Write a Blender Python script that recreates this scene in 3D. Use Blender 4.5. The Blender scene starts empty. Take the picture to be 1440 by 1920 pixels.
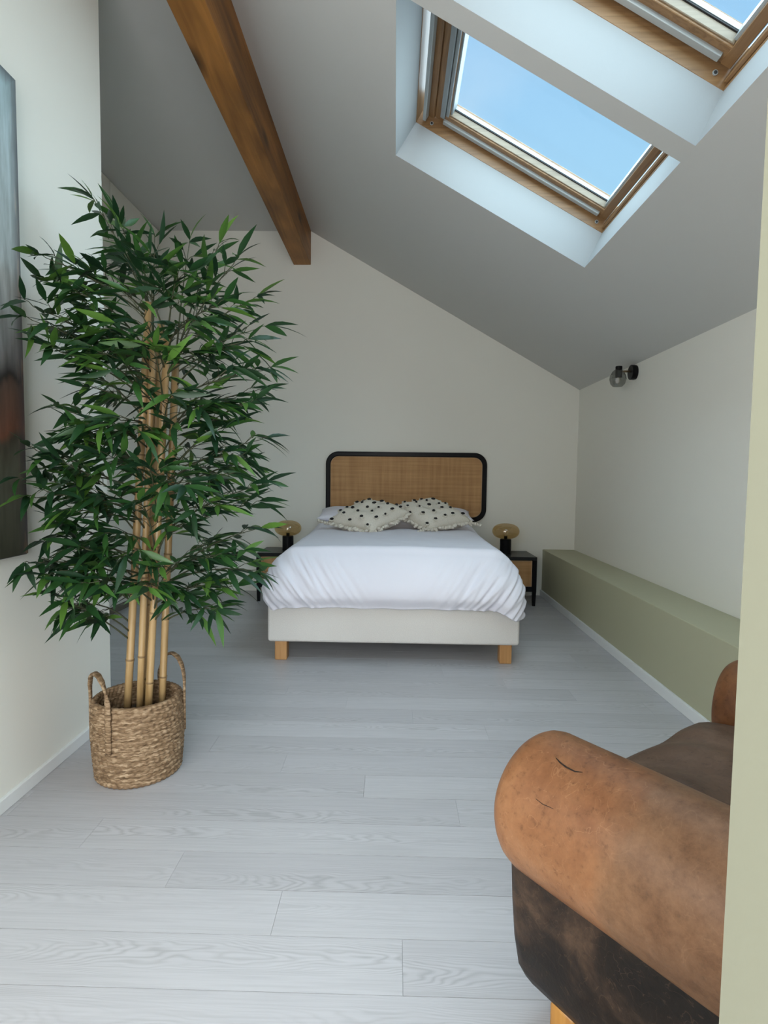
import bpy, bmesh, math, random
from mathutils import Vector, Matrix, noise
random.seed(7)
S = bpy.context.scene
COL = S.collection

# ------------------------------------------------------------------ camera
F_PX, CAM_H = 1080.0, 1.05
cam = bpy.data.cameras.new('camera'); cam_o = bpy.data.objects.new('camera', cam); COL.objects.link(cam_o)
cam.sensor_fit = 'VERTICAL'; cam.sensor_height = 24.0
cam.lens = 24.0 * F_PX / 1920.0
cam.clip_start = 0.02
d_ = Vector(((741 - 720) / F_PX, (891 - 960) / F_PX, 1)).normalized()   # world +Y seen from the camera (x right, y down, z ahead)
r_ = Vector((1, 0.0125, 0)); r_ = (r_ - d_ * r_.dot(d_)).normalized()
u_ = r_.cross(d_)
if u_.y > 0: u_ = -u_
# columns of world axes in camera coordinates -> camera axes in world
right = Vector((r_.x, d_.x, u_.x)); down = Vector((r_.y, d_.y, u_.y)); fwd = Vector((r_.z, d_.z, u_.z))
M3 = Matrix((right, -down, -fwd)).transposed()
cam_o.matrix_world = Matrix.Translation((0, 0, CAM_H)) @ M3.to_4x4()
S.camera = cam_o

# ------------------------------------------------------------------ world, sun, exposure
world = bpy.data.worlds.new('sky'); S.world = world; world.use_nodes = True
wn = world.node_tree.nodes; wl = world.node_tree.links; wn.clear()
tc = wn.new('ShaderNodeTexCoord')
sep = wn.new('ShaderNodeSeparateXYZ'); wl.new(tc.outputs['Generated'], sep.inputs[0])
rmp = wn.new('ShaderNodeValToRGB'); wl.new(sep.outputs['Z'], rmp.inputs[0])
rmp.color_ramp.elements[0].position = 0.0; rmp.color_ramp.elements[0].color = (0.55, 0.74, 0.92, 1)
rmp.color_ramp.elements[1].position = 0.75; rmp.color_ramp.elements[1].color = (0.31, 0.58, 0.94, 1)
e = rmp.color_ramp.elements.new(0.35); e.color = (0.42, 0.73, 0.97, 1)
nz = wn.new('ShaderNodeTexNoise'); nz.inputs['Scale'].default_value = 3.2; nz.inputs['Detail'].default_value = 5
wl.new(tc.outputs['Generated'], nz.inputs['Vector'])
cr = wn.new('ShaderNodeValToRGB'); wl.new(nz.outputs['Fac'], cr.inputs[0])
cr.color_ramp.elements[0].position = 0.45; cr.color_ramp.elements[0].color = (0, 0, 0, 1)
cr.color_ramp.elements[1].position = 0.8; cr.color_ramp.elements[1].color = (0.55, 0.55, 0.55, 1)
mx = wn.new('ShaderNodeMix'); mx.data_type = 'RGBA'
wl.new(cr.outputs[0], mx.inputs[0]); wl.new(rmp.outputs[0], mx.inputs[6]); mx.inputs[7].default_value = (0.75, 0.88, 1.0, 1)
bg = wn.new('ShaderNodeBackground'); wl.new(mx.outputs[2], bg.inputs[0]); bg.inputs[1].default_value = 1.0
wo = wn.new('ShaderNodeOutputWorld'); wl.new(bg.outputs[0], wo.inputs[0])

sun = bpy.data.lights.new('hazy_sun', 'SUN'); sun_o = bpy.data.objects.new('hazy_sun', sun); COL.objects.link(sun_o)
sun.energy = 16.5; sun.angle = math.radians(150); sun.color = (0.66, 0.875, 1.0)
sun_o.rotation_euler = Vector((0.40, -0.16, 0.90)).to_track_quat('Z', 'Y').to_euler()
sun_o.location = (3, 0, 6)

# added area lamp at a guessed, unseen window behind the photographer
win = bpy.data.lights.new('rear_window_daylight', 'AREA'); rear_fill_o = bpy.data.objects.new('rear_window_daylight', win); COL.objects.link(rear_fill_o)
win.shape = 'RECTANGLE'; win.size = 1.55; win.size_y = 1.85; win.energy = 86.0; win.color = (1.0, 0.98, 0.965)
rear_fill_o.location = (-0.05, -1.93, 1.2); rear_fill_o.rotation_euler = (math.radians(90), 0, 0)

# added area lamp at an unseen left-wall window, brightens the right wall
win2 = bpy.data.lights.new('left_window_daylight', 'AREA'); left_fill_o = bpy.data.objects.new('left_window_daylight', win2); COL.objects.link(left_fill_o)
win2.shape = 'RECTANGLE'; win2.size = 1.1; win2.size_y = 1.1; win2.energy = 34.0; win2.color = (0.97, 0.99, 1.0)
left_fill_o.location = (-1.21, 0.05, 1.5); left_fill_o.rotation_euler = (0, math.radians(-90), 0)

vs = S.view_settings
vs.view_transform = 'Standard'; vs.look = 'None'; vs.gamma = 1.0; vs.use_curve_mapping = False
vs.exposure = 0.0

# ------------------------------------------------------------------ material helpers
def new_mat(name):
    m = bpy.data.materials.new(name); m.use_nodes = True
    nt = m.node_tree; nt.nodes.clear()
    out = nt.nodes.new('ShaderNodeOutputMaterial'); b = nt.nodes.new('ShaderNodeBsdfPrincipled')
    nt.links.new(b.outputs[0], out.inputs[0])
    return m, nt, b
def N(nt, t, **kw):
    n = nt.nodes.new(t)
    for k, v in kw.items():
        if k in n.inputs: n.inputs[k].default_value = v
        else: setattr(n, k, v)
    return n
def ramp(nt, src, stops):
    r = nt.nodes.new('ShaderNodeValToRGB'); els = r.color_ramp.elements
    while len(els) < len(stops): els.new(0.5)
    for el, (p, c) in zip(els, stops): el.position = p; el.color = (*c, 1)
    nt.links.new(src, r.inputs[0]); return r
def coords(nt, scale=(1, 1, 1), loc=(0, 0, 0), rot=(0, 0, 0), rnd=False):
    t = nt.nodes.new('ShaderNodeTexCoord'); mp = nt.nodes.new('ShaderNodeMapping')
    mp.inputs['Scale'].default_value = scale; mp.inputs['Location'].default_value = loc; mp.inputs['Rotation'].default_value = rot
    src = t.outputs['Object']
    if rnd:
        oi = nt.nodes.new('ShaderNodeObjectInfo'); ml = N(nt, 'ShaderNodeMath', operation='MULTIPLY'); ml.inputs[1].default_value = 37.0
        nt.links.new(oi.outputs['Random'], ml.inputs[0])
        ad = N(nt, 'ShaderNodeVectorMath', operation='ADD'); nt.links.new(src, ad.inputs[0]); nt.links.new(ml.outputs[0], ad.inputs[1])
        src = ad.outputs[0]
    nt.links.new(src, mp.inputs[0]); return mp.outputs[0]
def bump(nt, b, src, strength=0.2, dist=0.01):
    bp = nt.nodes.new('ShaderNodeBump'); bp.inputs['Strength'].default_value = strength; bp.inputs['Distance'].default_value = dist
    nt.links.new(src, bp.inputs['Height']); nt.links.new(bp.outputs[0], b.inputs['Normal'])
def mixc(nt, fac, a, bcol, mode='MIX'):
    m = nt.nodes.new('ShaderNodeMix'); m.data_type = 'RGBA'; m.blend_type = mode
    for sock, v in ((0, fac), (6, a), (7, bcol)):
        if hasattr(v, 'links') or isinstance(v, bpy.types.NodeSocket): nt.links.new(v, m.inputs[sock])
        elif sock == 0: m.inputs[0].default_value = v
        else: m.inputs[sock].default_value = (*v, 1)
    return m.outputs[2]
def plain(name, col, rough=0.5, metal=0.0, grain=None, bstr=0.1, var=0.0):
    m, nt, b = new_mat(name)
    b.inputs['Base Color'].default_value = (*col, 1); b.inputs['Roughness'].default_value = rough; b.inputs['Metallic'].default_value = metal
    if grain:
        v = coords(nt); n = N(nt, 'ShaderNodeTexNoise', Scale=grain, Detail=4.0); nt.links.new(v, n.inputs['Vector'])
        if bstr: bump(nt, b, n.outputs['Fac'], bstr, 0.002)
        if var:
            r = ramp(nt, n.outputs['Fac'], [(0.3, tuple(c * (1 - var) for c in col)), (0.7, tuple(min(1, c * (1 + var)) for c in col))])
            nt.links.new(r.outputs[0], b.inputs['Base Color'])
    return m
def wood(name, c_dark, c_light, axis='Y', scale=1.0, rough=0.45, knots=False, rnd=False):
    m, nt, b = new_mat(name); b.inputs['Roughness'].default_value = rough
    st = {'X': (0.9, 14, 14), 'Y': (14, 0.9, 14), 'Z': (14, 14, 0.9)}[axis]
    v = coords(nt, tuple(s * scale for s in st), rnd=rnd)
    n = N(nt, 'ShaderNodeTexNoise', Scale=2.2, Detail=6.0, Distortion=1.2); nt.links.new(v, n.inputs['Vector'])
    r = ramp(nt, n.outputs['Fac'], [(0.3, c_dark), (0.7, c_light)])
    colr = r.outputs[0]
    if knots:
        v2 = coords(nt, (3.2, 1.1, 3.2)); vo = N(nt, 'ShaderNodeTexVoronoi', Scale=1.4); nt.links.new(v2, vo.inputs['Vector'])
        kr = ramp(nt, vo.outputs['Distance'], [(0.04, (1, 1, 1)), (0.2, (0, 0, 0))])
        colr = mixc(nt, kr.outputs[0], colr, tuple(c * 0.35 for c in c_dark))
        v3 = coords(nt, (3, 1.2, 3)); n3 = N(nt, 'ShaderNodeTexNoise', Scale=2.0, Detail=3.0); nt.links.new(v3, n3.inputs['Vector'])
        br = ramp(nt, n3.outputs['Fac'], [(0.35, (0.72, 0.7, 0.66)), (0.65, (1.1, 1.08, 1.05))])
        colr = mixc(nt, 1.0, colr, br.outputs[0], 'MULTIPLY')
    nt.links.new(colr, b.inputs['Base Color']); bump(nt, b, n.outputs['Fac'], 0.12, 0.003)
    return m

M = {}
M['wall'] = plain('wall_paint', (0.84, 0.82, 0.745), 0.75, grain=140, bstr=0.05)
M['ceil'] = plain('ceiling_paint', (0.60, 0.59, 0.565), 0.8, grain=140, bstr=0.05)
M['white'] = plain('white_gloss_paint', (0.80, 0.81, 0.80), 0.4)
M['reveal'] = plain('window_reveal_paint', (0.36, 0.36, 0.355), 0.75, grain=140, bstr=0.05)  # wall paint darkened to offset the strong skylight on the reveals
M['sage'] = plain('sage_green_paint', (0.455, 0.44, 0.295), 0.5, grain=120, bstr=0.04)
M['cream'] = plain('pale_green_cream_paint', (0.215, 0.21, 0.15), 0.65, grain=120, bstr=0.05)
M['black'] = plain('black_lacquer', (0.008, 0.008, 0.009), 0.35, grain=60, bstr=0.03)
M['black_top'] = plain('black_wood_top', (0.022, 0.023, 0.024), 0.3, grain=60, bstr=0.03)
M['alu'] = plain('grey_aluminium', (0.46, 0.49, 0.49), 0.4, 0.3)
M['alu_dark'] = plain('grey_vent_metal', (0.30, 0.33, 0.34), 0.45, 0.2)
M['gasket'] = plain('dark_rubber_gasket', (0.03, 0.028, 0.028), 0.6)
M['beam'] = wood('oiled_beam_wood', (0.21, 0.082, 0.014), (0.41, 0.175, 0.034), 'Y', 0.6, 0.55, knots=True)
M['pine_x'] = wood('varnished_pine_a', (0.19, 0.095, 0.036), (0.33, 0.18, 0.078), 'X', 1.6, 0.4)
M['pine_y'] = wood('varnished_pine_b', (0.19, 0.095, 0.036), (0.33, 0.18, 0.078), 'Y', 1.6, 0.4)
M['pine_pale'] = wood('pale_sash_pine', (0.22, 0.165, 0.11), (0.33, 0.255, 0.175), 'X', 1.6, 0.4)  # lighter copy of the pine, sky light on the bevel painted in
M['leg'] = wood('light_beech_leg', (0.40, 0.19, 0.062), (0.56, 0.30, 0.115), 'Z', 1.0, 0.45)
M['amber_leg'] = wood('amber_wood_leg', (0.36, 0.15, 0.028), (0.50, 0.235, 0.05), 'Z', 1.0, 0.35)
M['bamboo'] = None
M['plinth'] = plain('grey_brown_plinth', (0.16, 0.145, 0.115), 0.5, grain=30, bstr=0.05)
M['upholst'] = plain('oatmeal_upholstery', (0.72, 0.68, 0.635), 0.9, grain=260, bstr=0.35, var=0.06)
M['duvet'] = plain('white_cotton', (0.82, 0.80, 0.865), 0.85, grain=220, bstr=0.12)
M['cushion'] = plain('cream_boucle', (0.66, 0.61, 0.52), 0.95, grain=150, bstr=0.6, var=0.07)
M['tuft'] = plain('black_wool', (0.012, 0.011, 0.011), 0.9, grain=200, bstr=0.3)
M['brass'] = plain('aged_brass_stem', (0.30, 0.22, 0.13), 0.4, 0.8)
M['soil'] = plain('dark_plant_fill', (0.05, 0.032, 0.018), 0.95, grain=60, bstr=0.6)

for k_ in ('black', 'black_top'): M[k_].node_tree.nodes['Principled BSDF'].inputs['Specular IOR Level'].default_value = 0.12
# floor boards: white-washed oak with cathedral grain, running along X, each board its own grain
m, nt, b = new_mat('white_washed_oak'); b.inputs['Roughness'].default_value = 0.36
oi = N(nt, 'ShaderNodeObjectInfo'); tcx = N(nt, 'ShaderNodeTexCoord'); sxyz = N(nt, 'ShaderNodeSeparateXYZ'); nt.links.new(tcx.outputs['Object'], sxyz.inputs[0])
def mth(op, a, b2):
    n = N(nt, 'ShaderNodeMath', operation=op)
    for i, q in enumerate((a, b2)):
        if isinstance(q, (int, float)): n.inputs[i].default_value = q
        else: nt.links.new(q, n.inputs[i])
    return n.outputs[0]
rv = oi.outputs['Random']
v = coords(nt, (1.6, 7.0, 7.0), rnd=True); nz_ = N(nt, 'ShaderNodeTexNoise', Scale=1.5, Detail=3.0); nt.links.new(v, nz_.inputs['Vector'])
yc = mth('MULTIPLY', mth('SUBTRACT', sxyz.outputs['Y'], mth('ADD', mth('MULTIPLY', rv, 0.07), 0.035)), 17.0)
val = mth('ADD', mth('MULTIPLY', yc, yc), mth('ADD', mth('MULTIPLY', sxyz.outputs['X'], 1.15), mth('MULTIPLY', nz_.outputs['Fac'], 1.7)))
fr = N(nt, 'ShaderNodeMath', operation='PINGPONG'); fr.inputs[1].default_value = 0.5; nt.links.new(mth('MULTIPLY', val, 9.0), fr.inputs[0])
v2 = coords(nt, (2.5, 90, 90), rnd=True); nf = N(nt, 'ShaderNodeTexNoise', Scale=2.0, Detail=4.0); nt.links.new(v2, nf.inputs['Vector'])
v3 = coords(nt, (0.9, 4, 4), rnd=True); nm = N(nt, 'ShaderNodeTexNoise', Scale=1.6, Detail=2.0); nt.links.new(v3, nm.inputs['Vector'])
msk = ramp(nt, nm.outputs['Fac'], [(0.40, (0.15, 0.15, 0.15)), (0.62, (1, 1, 1))])
g1 = ramp(nt, fr.outputs[0], [(0.02, (0.83, 0.83, 0.82)), (0.34, (1.03, 1.03, 1.03))])
g2 = ramp(nt, nf.outputs['Fac'], [(0.35, (0.91, 0.91, 0.91)), (0.6, (1, 1, 1))])
base = N(nt, 'ShaderNodeObjectInfo'); bt = ramp(nt, base.outputs['Random'], [(0.0, (0.475, 0.46, 0.47)), (1.0, (0.54, 0.525, 0.535))])
c1 = mixc(nt, msk.outputs[0], bt.outputs[0], mixc(nt, 1.0, bt.outputs[0], g1.outputs[0], 'MULTIPLY'))
c2 = mixc(nt, 1.0, c1, g2.outputs[0], 'MULTIPLY')
nt.links.new(c2, b.inputs['Base Color']); bump(nt, b, nf.outputs['Fac'], 0.08, 0.002)
M['plank'] = m
M['joint'] = plain('dark_board_joint', (0.20, 0.20, 0.195), 0.8)

# bamboo cane with darker streaks
m, nt, b = new_mat('bamboo_cane'); b.inputs['Roughness'].default_value = 0.4
v = coords(nt, (40, 40, 2.5), rnd=True); n = N(nt, 'ShaderNodeTexNoise', Scale=1.2, Detail=5.0); nt.links.new(v, n.inputs['Vector'])
r = ramp(nt, n.outputs['Fac'], [(0.28, (0.22, 0.125, 0.042)), (0.5, (0.42, 0.265, 0.115)), (0.75, (0.53, 0.36, 0.175))])
nt.links.new(r.outputs[0], b.inputs['Base Color']); M['bamboo'] = m
M['node'] = plain('bamboo_joint_ring', (0.23, 0.14, 0.06), 0.5)
M['twig'] = plain('twig_brown_green', (0.06, 0.065, 0.03), 0.7)

# leaves
m, nt, b = new_mat('bamboo_leaf'); b.inputs['Roughness'].default_value = 0.42
oi = N(nt, 'ShaderNodeObjectInfo'); ge = N(nt, 'ShaderNodeNewGeometry')
ad = N(nt, 'ShaderNodeMath', operation='ADD'); nt.links.new(oi.outputs['Random'], ad.inputs[0]); nt.links.new(ge.outputs['Random Per Island'], ad.inputs[1])
fr = N(nt, 'ShaderNodeMath', operation='FRACT'); nt.links.new(ad.outputs[0], fr.inputs[0])
r = ramp(nt, fr.outputs[0], [(0.0, (0.010, 0.036, 0.015)), (0.5, (0.016, 0.058, 0.016)), (0.8, (0.034, 0.105, 0.020)), (1.0, (0.10, 0.21, 0.032))])
nt.links.new(r.outputs[0], b.inputs['Base Color'])
tr = N(nt, 'ShaderNodeBsdfTranslucent'); nt.links.new(r.outputs[0], tr.inputs['Color'])
ms = N(nt, 'ShaderNodeMixShader'); ms.inputs[0].default_value = 0.22
nt.links.new(b.outputs[0], ms.inputs[1]); nt.links.new(tr.outputs[0], ms.inputs[2])
nt.links.new(ms.outputs[0], [x for x in nt.nodes if x.type == 'OUTPUT_MATERIAL'][0].inputs[0]); M['leaf'] = m

# seagrass basket
m, nt, b = new_mat('woven_seagrass'); b.inputs['Roughness'].default_value = 0.75
v = coords(nt, (22, 22, 110)); n = N(nt, 'ShaderNodeTexNoise', Scale=1.6, Detail=4.0, Distortion=0.6); nt.links.new(v, n.inputs['Vector'])
r = ramp(nt, n.outputs['Fac'], [(0.30, (0.085, 0.045, 0.018)), (0.5, (0.225, 0.135, 0.068)), (0.70, (0.46, 0.325, 0.20))])
nt.links.new(r.outputs[0], b.inputs['Base Color']); bump(nt, b, n.outputs['Fac'], 0.5, 0.004); M['basket'] = m

# cane webbing
def cane(name, d, l):
    m, nt, b = new_mat(name); b.inputs['Roughness'].default_value = 0.6
    t = coords(nt)
    w1 = N(nt, 'ShaderNodeTexWave', bands_direction='X', Scale=38.0, Distortion=0.6); nt.links.new(t, w1.inputs['Vector'])
    w2 = N(nt, 'ShaderNodeTexWave', bands_direction='Z', Scale=38.0, Distortion=0.6); nt.links.new(t, w2.inputs['Vector'])
    mxm = N(nt, 'ShaderNodeMath', operation='MAXIMUM'); nt.links.new(w1.outputs['Fac'], mxm.inputs[0]); nt.links.new(w2.outputs['Fac'], mxm.inputs[1])
    n1 = N(nt, 'ShaderNodeTexNoise', Scale=1.0, Detail=4.0); nt.links.new(coords(nt, (34, 34, 2.2)), n1.inputs['Vector'])
    n2 = N(nt, 'ShaderNodeTexNoise', Scale=1.0, Detail=4.0); nt.links.new(coords(nt, (2.2, 34, 60)), n2.inputs['Vector'])
    avg = N(nt, 'ShaderNodeMath', operation='ADD'); nt.links.new(n1.outputs['Fac'], avg.inputs[0]); nt.links.new(n2.outputs['Fac'], avg.inputs[1])
    hf = N(nt, 'ShaderNodeMath', operation='MULTIPLY'); hf.inputs[1].default_value = 0.5; nt.links.new(avg.outputs[0], hf.inputs[0])
    r = ramp(nt, hf.outputs[0], [(0.35, d), (0.65, l)])
    hole = ramp(nt, mxm.outputs[0], [(0.1, (0.62, 0.6, 0.58)), (0.6, (1, 1, 1))])
    nt.links.new(mixc(nt, 1.0, r.outputs[0], hole.outputs[0], 'MULTIPLY'), b.inputs['Base Color'])
    bump(nt, b, mxm.outputs[0], 0.3, 0.002); return m
M['cane'] = cane('cane_webbing', (0.40, 0.20, 0.068), (0.58, 0.325, 0.135))

# leather
def leather(name, stops, sc=5.0):
    m, nt, b = new_mat(name); b.inputs['Roughness'].default_value = 0.5; b.inputs['Specular IOR Level'].default_value = 0.22
    v = coords(nt)
    n1 = N(nt, 'ShaderNodeTexNoise', Scale=sc, Detail=8.0, Roughness=0.65, Distortion=0.4); nt.links.new(v, n1.inputs['Vector'])
    r = ramp(nt, n1.outputs['Fac'], stops)
    n2 = N(nt, 'ShaderNodeTexNoise', Scale=70.0, Detail=6.0, Roughness=0.7); nt.links.new(v, n2.inputs['Vector'])
    sp = ramp(nt, n2.outputs['Fac'], [(0.27, (0.52, 0.47, 0.43)), (0.44, (0.97, 0.97, 0.97)), (0.74, (1.13, 1.11, 1.09))])
    c = mixc(nt, 1.0, r.outputs[0], sp.outputs[0], 'MULTIPLY')
    # fine scratches
    n3 = N(nt, 'ShaderNodeTexNoise', Scale=9.0, Detail=2.0, Distortion=3.0); nt.links.new(v, n3.inputs['Vector'])
    sc_ = ramp(nt, n3.outputs['Fac'], [(0.492, (0, 0, 0)), (0.5, (0.35, 0.35, 0.35)), (0.508, (0, 0, 0))])
    c = mixc(nt, sc_.outputs[0], c, tuple(min(1, x * 1.25) for x in stops[-1][1]))
    nt.links.new(c, b.inputs['Base Color'])
    vo = N(nt, 'ShaderNodeTexNoise', Scale=160.0, Detail=4.0); nt.links.new(v, vo.inputs['Vector'])
    bump(nt, b, vo.outputs['Fac'], 0.18, 0.002)
    return m, nt, b, c
M['leather_tan'], nt, b, c = leather('worn_tan_leather', [(0.27, (0.095, 0.034, 0.013)), (0.42, (0.195, 0.080, 0.033)), (0.58, (0.265, 0.120, 0.053)), (0.76, (0.33, 0.165, 0.082))], 5.0)
# one greyer rubbed hide panel on the arm, beyond a ragged border across the roll
t = coords(nt); sp_ = N(nt, 'ShaderNodeSeparateXYZ'); nt.links.new(t, sp_.inputs[0])
nn = N(nt, 'ShaderNodeTexNoise', Scale=12.0, Detail=6.0); nt.links.new(t, nn.inputs['Vector'])
ma = N(nt, 'ShaderNodeMath', operation='MULTIPLY_ADD'); ma.inputs[1].default_value = 0.09; nt.links.new(nn.outputs['Fac'], ma.inputs[0]); nt.links.new(sp_.outputs['Y'], ma.inputs[2])
pr = ramp(nt, ma.outputs[0], [(0.0, (0.62, 0.62, 0.62)), (0.0001, (0, 0, 0))])
mr = N(nt, 'ShaderNodeMapRange'); mr.inputs['From Min'].default_value = -0.20; mr.inputs['From Max'].default_value = -0.16; mr.inputs['To Min'].default_value = 0.62; mr.inputs['To Max'].default_value = 0.0
nt.links.new(ma.outputs[0], mr.inputs['Value'])
n4 = N(nt, 'ShaderNodeTexNoise', Scale=26.0, Detail=8.0, Roughness=0.75); nt.links.new(t, n4.inputs['Vector'])
hide = ramp(nt, n4.outputs['Fac'], [(0.3, (0.075, 0.042, 0.022)), (0.48, (0.165, 0.093, 0.050)), (0.72, (0.25, 0.145, 0.082))])
nt.links.new(mixc(nt, mr.outputs[0], c, hide.outputs[0]), b.inputs['Base Color'])
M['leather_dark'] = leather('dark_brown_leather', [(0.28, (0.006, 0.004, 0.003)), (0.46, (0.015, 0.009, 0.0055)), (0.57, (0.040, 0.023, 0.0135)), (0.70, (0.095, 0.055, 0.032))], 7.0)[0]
M['leather_mid'] = leather('brown_leather', [(0.28, (0.05, 0.027, 0.016)), (0.5, (0.10, 0.057, 0.035)), (0.75, (0.165, 0.10, 0.066))], 5.0)[0]
M['leather_red'] = leather('chestnut_leather', [(0.28, (0.07, 0.026, 0.009)), (0.5, (0.135, 0.054, 0.02)), (0.75, (0.21, 0.095, 0.04))], 7.0)[0]

# clear pane that lets daylight through, and tinted lamp glass
def glassy(name, tint, refl=0.06, gloss_rough=0.0):
    m = bpy.data.materials.new(name); m.use_nodes = True; nt = m.node_tree; nt.nodes.clear()
    o = nt.nodes.new('ShaderNodeOutputMaterial'); t = N(nt, 'ShaderNodeBsdfTransparent'); t.inputs[0].default_value = (*tint, 1)
    g = N(nt, 'ShaderNodeBsdfGlossy'); g.inputs['Roughness'].default_value = gloss_rough
    fz = N(nt, 'ShaderNodeLayerWeight'); fz.inputs['Blend'].default_value = 0.25
    pw = N(nt, 'ShaderNodeMath', operation='POWER'); pw.inputs[1].default_value = 2.5; nt.links.new(fz.outputs['Facing'], pw.inputs[0])
    mr = N(nt, 'ShaderNodeMapRange'); mr.inputs['To Min'].default_value = refl; mr.inputs['To Max'].default_value = refl * 4; nt.links.new(pw.outputs[0], mr.inputs['Value'])
    ms = N(nt, 'ShaderNodeMixShader'); nt.links.new(mr.outputs[0], ms.inputs[0]); nt.links.new(t.outputs[0], ms.inputs[1]); nt.links.new(g.outputs[0], ms.inputs[2])
    nt.links.new(ms.outputs[0], o.inputs[0]); return m
M['pane'] = glassy('clear_pane', (0.97, 0.99, 0.99), 0.02)
M['amber_glass'] = glassy('amber_lamp_glass', (0.88, 0.75, 0.52), 0.14)
M['smoke_glass'] = glassy('smoked_lamp_glass', (0.55, 0.56, 0.55), 0.14)
M['bulb'] = plain('frosted_bulb', (0.75, 0.68, 0.52), 0.2)

# painting
m, nt, b = new_mat('abstract_painting'); b.inputs['Roughness'].default_value = 0.55
t = coords(nt); sp_ = N(nt, 'ShaderNodeSeparateXYZ'); nt.links.new(t, sp_.inputs[0])
nn = N(nt, 'ShaderNodeTexNoise', Scale=5.0, Detail=5.0); nt.links.new(coords(nt, (1, 2.5, 0.7)), nn.inputs['Vector'])
ma = N(nt, 'ShaderNodeMath', operation='MULTIPLY_ADD'); ma.inputs[1].default_value = 0.16; nt.links.new(nn.outputs['Fac'], ma.inputs[0]); nt.links.new(sp_.outputs['Z'], ma.inputs[2])
mr = N(nt, 'ShaderNodeMapRange'); mr.inputs['From Min'].default_value = 0.0; mr.inputs['From Max'].default_value = 1.6; nt.links.new(ma.outputs[0], mr.inputs['Value'])
r = ramp(nt, mr.outputs[0], [(0.02, (0.035, 0.035, 0.022)), (0.22, (0.085, 0.085, 0.058)), (0.268, (0.055, 0.045, 0.03)), (0.285, (0.15, 0.055, 0.03)), (0.372, (0.10, 0.06, 0.045)), (0.388, (0.022, 0.02, 0.02)), (0.43, (0.20, 0.195, 0.195)), (0.56, (0.44, 0.46, 0.45)), (1.0, (0.38, 0.52, 0.56))])
n5 = N(nt, 'ShaderNodeTexNoise', Scale=1.0, Detail=6.0); nt.links.new(coords(nt, (1, 40, 6)), n5.inputs['Vector'])
st = ramp(nt, n5.outputs['Fac'], [(0.3, (0.62, 0.62, 0.6)), (0.6, (1.05, 1.05, 1.05))])
c = mixc(nt, 1.0, r.outputs[0], st.outputs[0], 'MULTIPLY')
# smoky dark border painted round the edge
ey = N(nt, 'ShaderNodeMapRange'); ey.inputs['From Min'].default_value = -0.045; ey.inputs['From Max'].default_value = 0.0; nt.links.new(sp_.outputs['Y'], ey.inputs['Value'])
ez = N(nt, 'ShaderNodeMapRange'); ez.inputs['From Min'].default_value = 1.39; ez.inputs['From Max'].default_value = 1.44; nt.links.new(sp_.outputs['Z'], ez.inputs['Value'])
mxm = N(nt, 'ShaderNodeMath', operation='MAXIMUM'); nt.links.new(ey.outputs[0], mxm.inputs[0]); nt.links.new(ez.outputs[0], mxm.inputs[1])
pw = N(nt, 'ShaderNodeMath', operation='MULTIPLY'); pw.inputs[1].default_value = 0.85; nt.links.new(mxm.outputs[0], pw.inputs[0])
edge = ramp(nt, n5.outputs['Fac'], [(0.55, (0.05, 0.04, 0.045)), (0.75, (0.36, 0.22, 0.12))])
nt.links.new(mixc(nt, pw.outputs[0], c, edge.outputs[0]), b.inputs['Base Color']); M['painting'] = m
M['canvas_edge'] = plain('dark_canvas_edge', (0.03, 0.026, 0.028), 0.7, grain=40, bstr=0.1)

# ------------------------------------------------------------------ mesh helpers
def link(name, me, mat, parent=None, smooth=False):
    o = bpy.data.objects.new(name, me); COL.objects.link(o)
    if mat is not None: me.materials.append(mat)
    if smooth:
        for p in me.polygons: p.use_smooth = True
    if parent is not None: o.parent = parent
    return o
def mesh(name, verts, faces):
    me = bpy.data.meshes.new(name); me.from_pydata([tuple(v) for v in verts], [], faces); me.update(); return me
def bm_obj(name, bm, mat, parent=None, smooth=False):
    bmesh.ops.recalc_face_normals(bm, faces=bm.faces)
    me = bpy.data.meshes.new(name); bm.to_mesh(me); bm.free(); return link(name, me, mat, parent, smooth)
def add_box(bm, lo, hi, bev=0.0, seg=2, mtx=None):
    ret = bmesh.ops.create_cube(bm, size=1.0); vs_ = ret['verts']
    c = [(a + b_) / 2 for a, b_ in zip(lo, hi)]; s = [b_ - a for a, b_ in zip(lo, hi)]
    for v in vs_: v.co = Vector((c[0] + v.co.x * s[0], c[1] + v.co.y * s[1], c[2] + v.co.z * s[2]))
    if bev > 0:
        es = list({e for v in vs_ for e in v.link_edges})
        r = bmesh.ops.bevel(bm, geom=es, offset=bev, segments=seg, profile=0.5, affect='EDGES')
        vs_ = list({v for f in r['faces'] for v in f.verts} | {v for v in vs_ if v.is_valid})
    if mtx is not None:
        for v in vs_: v.co = mtx @ v.co
    return vs_
def box(name, lo, hi, mat, parent=None, bev=0.0, seg=2):
    bm = bmesh.new(); add_box(bm, lo, hi, bev, seg); return bm_obj(name, bm, mat, parent, smooth=False)
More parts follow.
